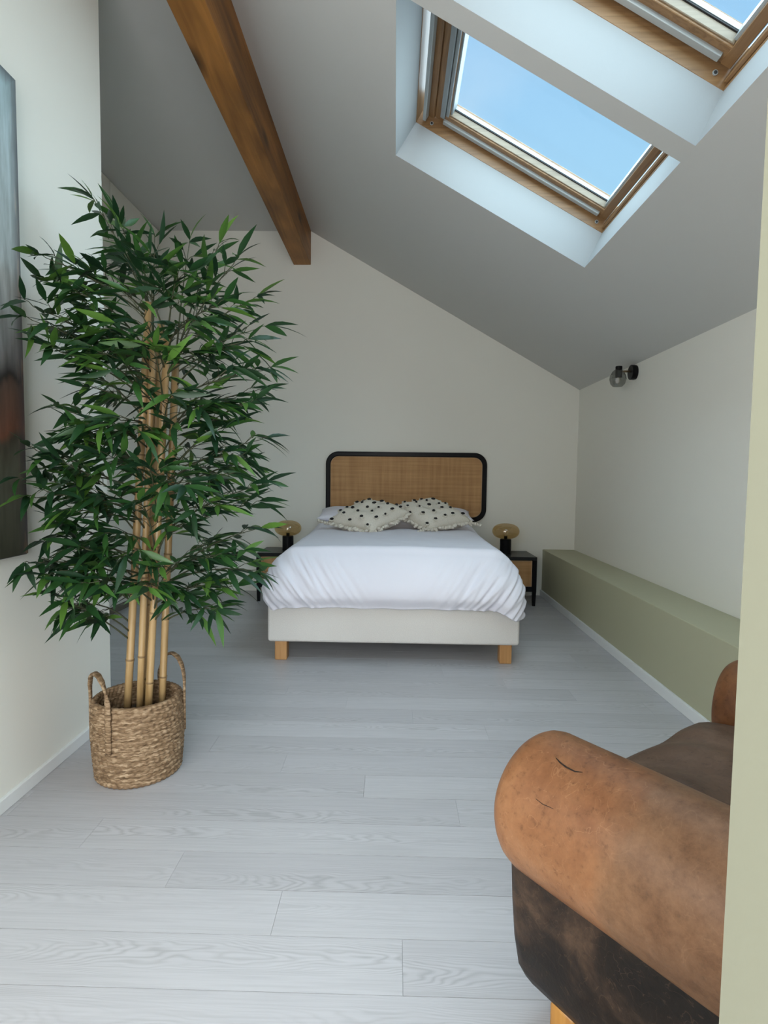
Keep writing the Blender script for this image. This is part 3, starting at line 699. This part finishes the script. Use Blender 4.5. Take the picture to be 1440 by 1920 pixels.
# ------------------------------------------------------------------ nightstands and lamps
def nightstand(x0, x1, y0, y1, label):
    cx, cy = (x0 + x1) / 2, (y0 + y1) / 2; hw, hd = (x1 - x0) / 2, (y1 - y0) / 2
    root = empty('nightstand', (cx, cy, 0)); tag(root, label, 'nightstand', 'black cane nightstands beside the bed')
    box('top', (-hw, -hd, 0.374), (hw, hd, 0.402), M['black_top'], root, 0.002, 1)
    box('side_panel', (-hw, -hd, 0.118), (-hw + 0.034, hd, 0.374), M['black'], root, 0.001, 1)
    box('side_panel', (hw - 0.034, -hd, 0.118), (hw, hd, 0.374), M['black'], root, 0.001, 1)
    box('bottom_panel', (-hw + 0.034, -hd, 0.118), (hw - 0.034, hd, 0.158), M['black'], root, 0.001, 1)
    box('back_panel', (-hw + 0.034, hd - 0.012, 0.158), (hw - 0.034, hd, 0.374), M['black'], root)
    dr = box('drawer_front', (-hw + 0.038, -hd + 0.012, 0.160), (hw - 0.038, -hd + 0.026, 0.372), M['cane'], root)
    bm = bmesh.new(); a, b_, z0, z1 = -hw + 0.040, hw - 0.040, 0.162, 0.368; y = -hd + 0.010
    add_tube(bm, [(a, y, z0), (b_, y, z0)], 0.0035, 6); add_tube(bm, [(a, y, z1), (b_, y, z1)], 0.0035, 6); add_tube(bm, [(a, y, z0), (a, y, z1)], 0.0035, 6); add_tube(bm, [(b_, y, z0), (b_, y, z1)], 0.0035, 6)
    bm_obj('reed_edging', bm, M['reed'], dr)
    for sx in (-1, 1):
        for sy in (-1, 1):
            bm = bmesh.new(); r = bmesh.ops.create_cube(bm, size=1)
            for v in r['verts']:
                top_ = v.co.z > 0; s = 0.030 if top_ else 0.022
                v.co = Vector((sx * (hw - 0.016) + v.co.x * s, sy * (hd - 0.016) + v.co.y * s, 0.118 if top_ else 0.0))
            bm_obj('leg', bm, M['black'], root)
    return root
nightstand(0.768, 1.158, 4.647, 5.035, 'black nightstand with a cane drawer right of the bed, beside the green ledge')
nightstand(-1.128, -0.748, 4.660, 5.045, 'black nightstand with a cane drawer left of the bed, behind the bamboo')
def globe_profile(rx, rz, n=18, a0=-75, a1=90):
    out = []
    for k in range(n + 1):
        a = math.radians(a0 + (a1 - a0) * k / n); c, s = math.cos(a), math.sin(a)
        out.append((max(0.0, rx * abs(c) ** 0.85), rz * (1 if s > 0 else -1) * abs(s) ** 0.95))
    out[-1] = (0.0, rz); return out
def table_lamp(x, y, label):
    root = empty('table_lamp', (x, y, 0.402)); tag(root, label, 'lamp', 'amber globe lamps on the nightstands')
    bm = bmesh.new(); add_lathe(bm, [(0, 0), (0.044, 0), (0.0465, 0.003), (0.0465, 0.118), (0.043, 0.122), (0, 0.122)], 32); bm_obj('base', bm, M['black'], root, False)
    bm = bmesh.new(); add_lathe(bm, globe_profile(0.113, 0.066), 40, (0, 0, 0.188)); bm_obj('globe', bm, M['amber_glass'], root, True)
    bm = bmesh.new(); add_lathe(bm, [(0, 0.122), (0.014, 0.122), (0.014, 0.146), (0, 0.146)], 16); so = bm_obj('socket', bm, M['black'], root)
    bm = bmesh.new(); add_lathe(bm, [(0, 0.146), (0.009, 0.147), (0.021, 0.168), (0.023, 0.180), (0.017, 0.196), (0, 0.203)], 16); bm_obj('bulb', bm, M['bulb'], root, True)
    return root
table_lamp(0.940, 4.86, 'amber glass globe lamp on a black cylinder, on the right nightstand')
table_lamp(-0.905, 4.86, 'amber glass globe lamp on a black cylinder, on the left nightstand')

# wall sconce
sc_ = empty('wall_sconce', (XR, 3.915, 1.752)); tag(sc_, 'small black wall light with a smoked glass globe high on the right wall', 'wall lamp')
bm = bmesh.new(); add_tube(bm, [(0, 0, 0), (-0.012, 0, 0), (-0.034, 0, 0), (-0.036, 0, 0)], [0.047, 0.049, 0.049, 0.046], 32); bm_obj('mount', bm, M['black'], sc_)
bm = bmesh.new(); add_tube(bm, [(-0.036, 0, 0.006), (-0.098, 0, 0.006)], 0.007, 12); bm_obj('arm', bm, M['brass'], sc_, True)
bm = bmesh.new(); add_lathe(bm, [(0, -0.034), (0.021, -0.034), (0.022, 0.036), (0.019, 0.040), (0, 0.040)], 24, (-0.112, 0, 0)); bm_obj('socket', bm, M['black'], sc_)
bm = bmesh.new(); add_lathe(bm, [(0.02, 0.018), (0.036, 0.005), (0.050, -0.022), (0.054, -0.046), (0.045, -0.078), (0.030, -0.094), (0, -0.097)], 14, (-0.116, 0, 0)); bm_obj('globe', bm, M['smoke_glass'], sc_, False)
bm = bmesh.new(); add_lathe(bm, [(0, -0.034), (0.010, -0.036), (0.017, -0.052), (0.014, -0.07), (0, -0.078)], 12, (-0.114, 0, 0)); bm_obj('bulb', bm, M['bulb'], sc_, True)

# painting on the left wall
pt = empty('canvas_painting', (XL + 0.002, 1.795, 0.786)); tag(pt, 'large abstract canvas in pale grey, rust and dark olive at the left edge', 'painting')
box('canvas_body', (0.0, -0.85, 0.0), (0.036, 0.0, 1.44), M['canvas_edge'], pt, 0.003, 1)
box('painted_face', (0.036, -0.847, 0.003), (0.0375, -0.002, 1.437), M['painting'], pt)

# ------------------------------------------------------------------ basket and bamboo
BC = Vector((-0.893, 1.962, 0))
bk = empty('seagrass_basket', BC); tag(bk, 'round woven seagrass basket with two loop handles holding the bamboo', 'basket')
coils = 15; HB = 0.272
def brad(z): return 0.136 + 0.010 * math.sin(math.pi * min(1, z / HB) * 0.85)
prof = [(0.0, 0.004), (0.125, 0.002)]
for c in range(coils):
    for q in range(5):
        z = (c + q / 5) / coils * HB; prof.append((brad(z) + 0.0045 * math.sin(math.pi * q / 5), z + 0.001))
prof += [(brad(HB) - 0.001, HB + 0.001), (brad(HB) - 0.010, HB + 0.002)]
for c in range(coils - 1, 4, -1):
    for q in range(4, -1, -2): 
        z = (c + q / 5) / coils * HB; prof.append((brad(z) - 0.012 - 0.003 * math.sin(math.pi * q / 5), z))
def wob(r, a, z):
    if r < 0.1: return r
    ci = int(z / HB * coils)
    return r * (1 + 0.012 * math.sin(2 * a + 0.6) + 0.006 * math.sin(3 * a + z * 8)) + 0.0022 * math.sin(a * 46 + ci * 2.1 + 1.1 * math.sin(ci * 5.0)) 
bm = bmesh.new(); add_lathe(bm, prof, 184, fn=wob); bm_obj('basket_body', bm, M['basket'], bk, True)
def strap(pts, w, t, lat):
    bm = bmesh.new(); rows = []
    n = len(pts)
    for i, p in enumerate(pts):
        p = Vector(p); d = (Vector(pts[min(i + 1, n - 1)]) - Vector(pts[max(i - 1, 0)])).normalized(); la = Vector(lat[i]).normalized(); la = (la - d * la.dot(d)).normalized(); no = d.cross(la)
        w2 = w * (1 + 0.10 * math.sin(i * 1.9)); rows.append([bm.verts.new(p + la * a * w2 + no * b_ * t) for a, b_ in ((-1, -0.5), (-0.6, -1), (0.6, -1), (1, -0.5), (1, 0.5), (0.6, 1), (-0.6, 1), (-1, 0.5))])
    for A, B in zip(rows, rows[1:]):
        for k in range(8): bm.faces.new((A[k], A[(k + 1) % 8], B[(k + 1) % 8], B[k]))
    bm.faces.new(rows[0][::-1]); bm.faces.new(rows[-1]); return bm
for a1, a2, zlow, ztop in ((193, 258, 0.125, 0.375), (18, 84, 0.13, 0.385)):
    pts, lat = [], []
    A1, A2 = math.radians(a1), math.radians(a2); R_ = 0.154
    P1, P2 = Vector((R_ * math.cos(A1), R_ * math.sin(A1), 0)), Vector((R_ * math.cos(A2), R_ * math.sin(A2), 0)); mid = (P1 + P2) / 2; half = (P2 - P1) / 2; outw = mid.normalized()
    zs = HB + 0.012
    for k in range(12): z = zlow + (zs - zlow) * k / 11; pts.append(P1 + Vector((0, 0, z))); lat.append(Vector((-math.sin(A1), math.cos(A1), 0)))
    for k in range(1, 24):
        a = math.pi * k / 24; pts.append(mid - half * math.cos(a) + Vector((0, 0, zs + (ztop - zs) * math.sin(a) ** 0.9)) + outw * 0.006 * math.sin(a)); f = k / 24; an = A1 + (A2 - A1) * f; lat.append(Vector((-math.sin(an), math.cos(an), 0)) * (1) + outw * 1.5 * math.sin(a))
    for k in range(12): z = zs - (zs - zlow) * k / 11; pts.append(P2 + Vector((0, 0, z))); lat.append(Vector((-math.sin(A2), math.cos(A2), 0)))
    bm_obj('handle', strap(pts, 0.0105, 0.0045, lat), M['basket'], bk, True)

pl = empty('bamboo_plant', BC + Vector((0, 0, 0.01))); tag(pl, 'tall bushy bamboo plant with bare yellow canes standing in the seagrass basket', 'plant')
PO = BC + Vector((0, 0, 0.01))
bm = bmesh.new(); add_lathe(bm, [(0, 0.0), (0.120, 0.0), (0.126, 0.17), (0.11, 0.185), (0, 0.19)], 32); bm_obj('pot_fill', bm, M['soil'], pl, True)
# canes: bottom -> top, radius
CANES = [((-0.930, 1.955, 0.19), (-0.853, 2.00, 1.63), 0.0130), ((-0.905, 2.010, 0.19), (-0.835, 2.06, 1.58), 0.0125), ((-0.884, 1.950, 0.19), (-0.835, 1.99, 1.50), 0.0118),
         ((-0.850, 1.940, 0.19), (-0.778, 1.97, 1.50), 0.0125), ((-0.826, 2.000, 0.19), (-0.772, 2.03, 1.46), 0.0125)]
def cane_pt(i, z):
    a, b_, _ = CANES[i]; f = (z - a[2]) / (b_[2] - a[2]); return Vector(a) * (1 - f) + Vector(b_) * f
for i, (a, b_, r) in enumerate(CANES):
    rnd = random.Random(i); bm = bmesh.new(); pts, rad = [], []
    zs = [a[2]]; z = a[2] + rnd.uniform(0.10, 0.22); nodes = []
    while z < b_[2] - 0.08: nodes.append(z); z += rnd.uniform(0.20, 0.28)
    lv = sorted([a[2], b_[2]] + [n_ + d for n_ in nodes for d in (-0.008, 0, 0.008)])
    for z in lv: pts.append(cane_pt(i, z) - PO); rad.append(r * (1.13 if any(abs(z - n_) < 1e-6 for n_ in nodes) else 1.0))
    add_tube(bm, pts, rad, 14); tr_ = bm_obj('cane', bm, M['bamboo'], pl, True)
    for n_ in nodes:
        p = cane_pt(i, n_) - PO; q = cane_pt(i, n_ + 0.006) - PO; bm = bmesh.new(); add_tube(bm, [p, q], r * 1.14, 14)
        bm_obj('joint_ring', bm, M['node'], tr_, True)

# leaves: four shared blade meshes
def leaf_geo(L, w, bend, fold=0.25):
    vs_, fs = [], []
    prof = [(0.0, 0.10), (0.12, 0.55), (0.32, 1.0), (0.55, 0.92), (0.78, 0.52), (1.0, 0.0)]
    for t, ww in prof:
        x = L * t; z = -bend * L * t * t
        if ww == 0: vs_.append(Vector((x, 0, z)))
        else: vs_ += [Vector((x, -w * ww / 2, z + fold * w * ww / 2)), Vector((x, 0, z)), Vector((x, w * ww / 2, z + fold * w * ww / 2))]
    for i in range(4):
        b0 = 3 * i
        fs += [(b0, b0 + 1, b0 + 4, b0 + 3), (b0 + 1, b0 + 2, b0 + 5, b0 + 4)]
    fs += [(12, 13, 15), (13, 14, 15)]; return vs_, fs
LEAF = [leaf_geo(0.116, 0.0215, 0.10), leaf_geo(0.103, 0.0205, 0.22), leaf_geo(0.128, 0.0210, 0.30), leaf_geo(0.090, 0.0185, 0.05)]
LMESH = []
for vs_, fs in LEAF:
    me = mesh('leaf', vs_, fs); me.materials.append(M['leaf'])
    for p in me.polygons: p.use_smooth = True
    LMESH.append(me)
# branch tips (world metres): left side, right side, top, the three tiers of foliage
TIPS = [(-0.99,1.93,1.93),(-0.94,1.98,1.90),(-0.90,2.05,1.80),(-0.83,2.0,1.84),(-0.72,2.02,1.83),(-0.63,2.05,1.84),(-0.56,2.0,1.77),(-0.52,2.08,1.67),
 (-1.06,1.76,1.70),(-1.08,1.82,1.64),(-1.09,1.74,1.55),(-1.05,1.85,1.50),(-1.07,1.70,1.50),(-1.02,1.75,1.42),(-1.05,1.95,1.40),(-0.97,1.78,1.60),(-0.95,1.85,1.68),(-0.98,1.88,1.33),
 (-0.48,2.02,1.56),(-0.52,1.96,1.50),(-0.46,2.03,1.42),(-0.52,2.12,1.36),(-0.50,1.98,1.30),(-0.56,1.92,1.40),(-0.60,1.95,1.62),(-0.66,1.88,1.55),(-0.70,1.86,1.68),(-0.62,1.90,1.28),
 (-0.85,1.78,1.50),(-0.80,1.76,1.58),(-0.90,1.74,1.42),(-0.75,1.80,1.43),(-0.78,1.85,1.72),(-0.86,1.88,1.74),(-0.68,2.2,1.52),(-0.80,2.25,1.62),(-1.0,2.15,1.56),(-0.95,2.2,1.44),
 (-0.85,1.76,1.36),(-0.95,1.82,1.50),(-0.70,1.92,1.45),(-0.72,1.84,1.30),
 (-1.03,1.80,1.25),(-1.09,1.74,1.12),(-1.08,1.80,1.06),(-1.10,1.70,1.03),(-1.05,1.86,1.16),(-1.06,1.68,0.98),(-1.0,1.74,1.08),(-0.97,1.80,1.18),(-0.98,1.72,0.94),(-1.07,1.80,0.90),(-1.02,1.90,0.98),
 (-0.48,2.05,1.18),(-0.53,1.98,1.12),(-0.47,2.02,1.02),(-0.51,2.06,0.95),(-0.56,1.92,1.05),(-0.60,1.98,1.20),(-0.60,1.88,0.95),(-0.66,1.86,1.14),(-0.68,1.82,1.02),(-0.55,2.12,1.08),
 (-0.88,1.74,1.10),(-0.82,1.76,1.18),(-0.76,1.78,1.06),(-0.90,1.78,0.98),(-0.80,1.80,0.96),(-0.95,2.15,1.10),(-0.72,2.2,1.08),(-0.86,1.80,1.22),(-0.70,1.90,1.22),(-0.62,2.05,1.30),(-0.93,1.76,1.20),
 (-1.11,1.72,0.78),(-1.08,1.80,0.84),(-1.10,1.86,0.74),(-1.06,1.78,0.66),(-1.00,1.80,0.62),(-1.04,1.74,0.74),(-1.0,1.86,0.70),(-0.96,1.76,0.82),(-1.04,1.92,0.80),(-0.93,1.72,0.72),(-1.09,1.90,0.60),
 (-0.50,2.03,0.86),(-0.54,1.97,0.78),(-0.50,2.0,0.72),(-0.58,1.98,0.66),(-0.62,1.92,0.60),(-0.66,1.88,0.68),(-0.60,1.90,0.78),(-0.72,1.84,0.76),(-0.78,1.80,0.70),(-0.84,1.80,0.80),(-0.68,2.1,0.80),(-0.72,1.9,0.88),(-0.90,1.82,0.86)]
rnd = random.Random(11)
leaves = []; tw = bmesh.new()
XMIN = -1.145
def add_leaf(p, d, up):
    k = rnd.randrange(4); s = rnd.uniform(0.82, 1.12)
    d = d.normalized()
    tip = p + d * 0.11 * s
    if tip.x < XMIN + 0.012 or p.x < XMIN + 0.01:
        d = Vector((abs(d.x) * 0.25, d.y - 0.4, d.z)).normalized(); tip = p + d * 0.11 * s
        if p.x < XMIN + 0.01 or tip.x < XMIN + 0.01: return
    if up.cross(d).length < 0.05: up = Vector((1, 0.2, 0))
    y = up.cross(d).normalized(); z = d.cross(y); ro = Matrix.Rotation(rnd.gauss(0, 0.6), 3, 'X')
    R = Matrix((d, y, z)).transposed() @ ro
    leaves.append((k, Matrix.LocRotScale(p - PO, R.to_quaternion(), Vector((s, s, s)))))
for T in TIPS:
    T = Vector(T)
    zb = T.z - rnd.uniform(0.06, 0.20)
    i = min(range(5), key=lambda q: (cane_pt(q, T.z) - T).length + rnd.uniform(0, 0.06))
    zb = min(zb, CANES[i][1][2] - 0.01); B = cane_pt(i, zb)
    mid = (B + T) / 2 + Vector((0, 0, rnd.uniform(0.02, 0.07)))
    end = T + Vector((0, 0, -0.01))
    bez = [B * (1 - t) ** 2 + mid * 2 * t * (1 - t) + end * t * t for t in (0, .2, .4, .6, .8, 1)]
    add_tube(tw, [q - PO for q in bez], [0.0035, 0.003, 0.0026, 0.0022, 0.0018, 0.0012], 5)
    axis = (end - bez[3]).normalized()
    # side twigs
    for tt in (0.36, 0.52, 0.68, 0.84, 1.0):
        q = B * (1 - tt) ** 2 + mid * 2 * tt * (1 - tt) + end * tt * tt
        for sgn in ((-1, 1) if tt < 0.95 else (0,)):
            side = axis.cross(Vector((0, 0, 1))).normalized() * sgn
            td = (axis * (0.7 if sgn else 1) + side * rnd.uniform(0.5, 1.0) + Vector((0, 0, rnd.uniform(-0.25, 0.45)))).normalized()
            L = rnd.uniform(0.04, 0.075) if sgn else 0.03
            e_ = q + td * L
            if e_.x < XMIN + 0.03: e_.x = XMIN + 0.03
            add_tube(tw, [q - PO, (q + e_) / 2 - PO + Vector((0, 0, 0.004)), e_ - PO], [0.0014, 0.0012, 0.0008], 4)
            nl = rnd.choice((3, 4, 5)) if sgn == 0 else rnd.choice((1, 2, 3, 3))
            for m_ in range(nl):
                spread = (m_ - (nl - 1) / 2) * rnd.uniform(0.45, 0.7)
                lat = td.cross(Vector((0, 0, 1)))
                if lat.length < 0.1: lat = Vector((1, 0, 0))
                lat.normalize()
                ld = td * math.cos(spread) + lat * math.sin(spread) + Vector((0, 0, rnd.uniform(-0.75, 0.25)))
                add_leaf(q + (e_ - q) * rnd.uniform(0.55, 1.0), ld, Vector((0, 0, 1)))
tag(bm_obj('twigs', tw, M['twig'], pl, True), kind='stuff')
# nearest 300 leaves are parts, the rest one joined foliage part
camp = Vector((0, 0, CAM_H)) - PO
leaves.sort(key=lambda l: (l[1].translation - camp).length)
for k, mt in leaves[:300]:
    o = bpy.data.objects.new('leaf', LMESH[k]); COL.objects.link(o); o.parent = pl; o.matrix_basis = mt
fv_, ff_ = [], []
for k, mt in leaves[300:]:
    b0 = len(fv_); fv_ += [mt @ v for v in LEAF[k][0]]; ff_ += [tuple(i + b0 for i in f) for f in LEAF[k][1]]
tag(link('foliage', mesh('foliage', fv_, ff_), M['leaf'], pl, True), kind='stuff')
print('leaves', len(leaves))

# ------------------------------------------------------------------ leather armchair
AX = math.radians(126.0)                       # the chair faces away from the camera and to the left
ch = empty('leather_armchair', (0.297, 1.10, 0.0), AX - math.pi / 2)
tag(ch, 'worn brown leather club armchair with fat rolled arms at the lower right', 'armchair')
# chair coordinates: +Y forward, +X towards the far arm; the near arm roll is centred on X = 0, its front end at Y = 0
def sweep(sections, closed=True):
    bm = bmesh.new(); rows = [[bm.verts.new(p) for p in s] for s in sections]; n = len(rows[0])
    for A, B in zip(rows, rows[1:]):
        for k in range(n): bm.faces.new((A[k], A[(k + 1) % n], B[(k + 1) % n], B[k]))
    bm.faces.new(rows[0][::-1]); bm.faces.new(rows[-1]); return bm
def arm(cx, mirror):
    secs = []; R0 = 0.135; cz = 0.426
    ts = [0.0, 0.004, 0.012, 0.024, 0.042, 0.07, 0.12, 0.18, 0.24, 0.30, 0.38, 0.46, 0.54, 0.62, 0.70, 0.76, 0.785, 0.80]
    for t in ts:
        e0 = 1 - max(0, 1 - t / 0.042) ** 2 * 0.16; e1 = 1 - max(0, (t - 0.76) / 0.04) ** 2 * 0.15
        r = R0 * e0 * e1 * (1 + 0.010 * math.sin(t * 9)); sec = []
        for k in range(56):
            a = 2 * math.pi * k / 56; x, z = math.cos(a), math.sin(a)
            if mirror > 0: pass
            # outer side fully rolled, inner side flatter
            xin = x * mirror
            px = r * x * (0.80 if xin > 0 else 1.0); pz = r * z
            w_ = 0.004 * noise.noise(Vector((x * 1.5 + cx, t * 7, z * 1.5)))
            sec.append(Vector((cx + px * (1 + w_ * 4), 0.018 - t, cz + pz * (1 + w_ * 4))))
        secs.append(sec)
    return sweep(secs)
bm_obj('armrest', arm(0.0, 1), M['leather_tan'], ch, True)
bm_obj('armrest', arm(0.80, -1), M['leather_red'], ch, True)
def side_panel(cx, s):
    secs = []
    for t in (0.0, 0.006, 0.02, 0.2, 0.45, 0.70, 0.775, 0.785):
        e = 1 - max(0, 1 - t / 0.02) * 0.10
        sec = []
        for x, z in ((-0.090, 0.40), (-0.092, 0.33), (-0.086, 0.25), (-0.076, 0.17), (-0.060, 0.105), (-0.036, 0.068), (-0.01, 0.060), (0.06, 0.060), (0.10, 0.12), (0.105, 0.25), (0.10, 0.40)):
            sec.append(Vector((cx + s * x * e, 0.0 - t, z)))
        secs.append(sec)
    return sweep(secs)
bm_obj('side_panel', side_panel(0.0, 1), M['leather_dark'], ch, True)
bm_obj('side_panel', side_panel(0.80, -1), M['leather_red'], ch, True)
bm = bmesh.new(); add_box(bm, (0.09, -0.72, 0.07), (0.71, -0.02, 0.30), 0.03, 3); bm_obj('seat_base', bm, M['leather_dark'], ch, True)
bm = pillow_bm(0.292, 0.34, 0.085, n=28, power=0.42, seed=2.2, nz_amp=0.03)
cu = bm_obj('seat_cushion', bm, M['leather_mid'], ch, True); cu.location = (0.40, -0.30, 0.372)
bm = bmesh.new(); add_box(bm, (0.02, -0.82, 0.10), (0.78, -0.60, 0.80), 0.08, 5); bm_obj('backrest', bm, M['leather_red'], ch, True)
for x, y in ((-0.036, -0.115), (0.78, -0.115), (-0.012, -0.72), (0.77, -0.72)):
    bm = bmesh.new(); add_box(bm, (x, y, 0.0), (x + 0.055, y + 0.055, 0.068), 0.008, 2); bm_obj('leg', bm, M['amber_leg'], ch, True)
# creases and a tear in the near arm
def crease(pts, w, mat, name):
    """thin dark line lying on the arm roll; pts are (along, angle in degrees)"""
    bm = bmesh.new(); P_ = []
    for t, a in pts:
        a = math.radians(a); r = 0.1355; P_.append(Vector((-r * math.cos(a), 0.018 - t, 0.426 + r * math.sin(a))))
    n = len(P_); add_tube(bm, P_, [w * (0.25 + 0.75 * math.sin(math.pi * (i + 0.5) / n)) for i in range(n)], 6)
    return bm_obj(name, bm, mat, ch, True)

crease([(0.092, 65.1), (0.105, 63.0), (0.12, 61.8), (0.138, 61.9), (0.15, 64.2)], 0.0016, M['leather_dark'], 'tear')
crease([(0.099, 30.8), (0.115, 30.0), (0.128, 30.7), (0.145, 31.2)], 0.0009, M['leather_dark'], 'scratch')
bpy.context.view_layer.update()
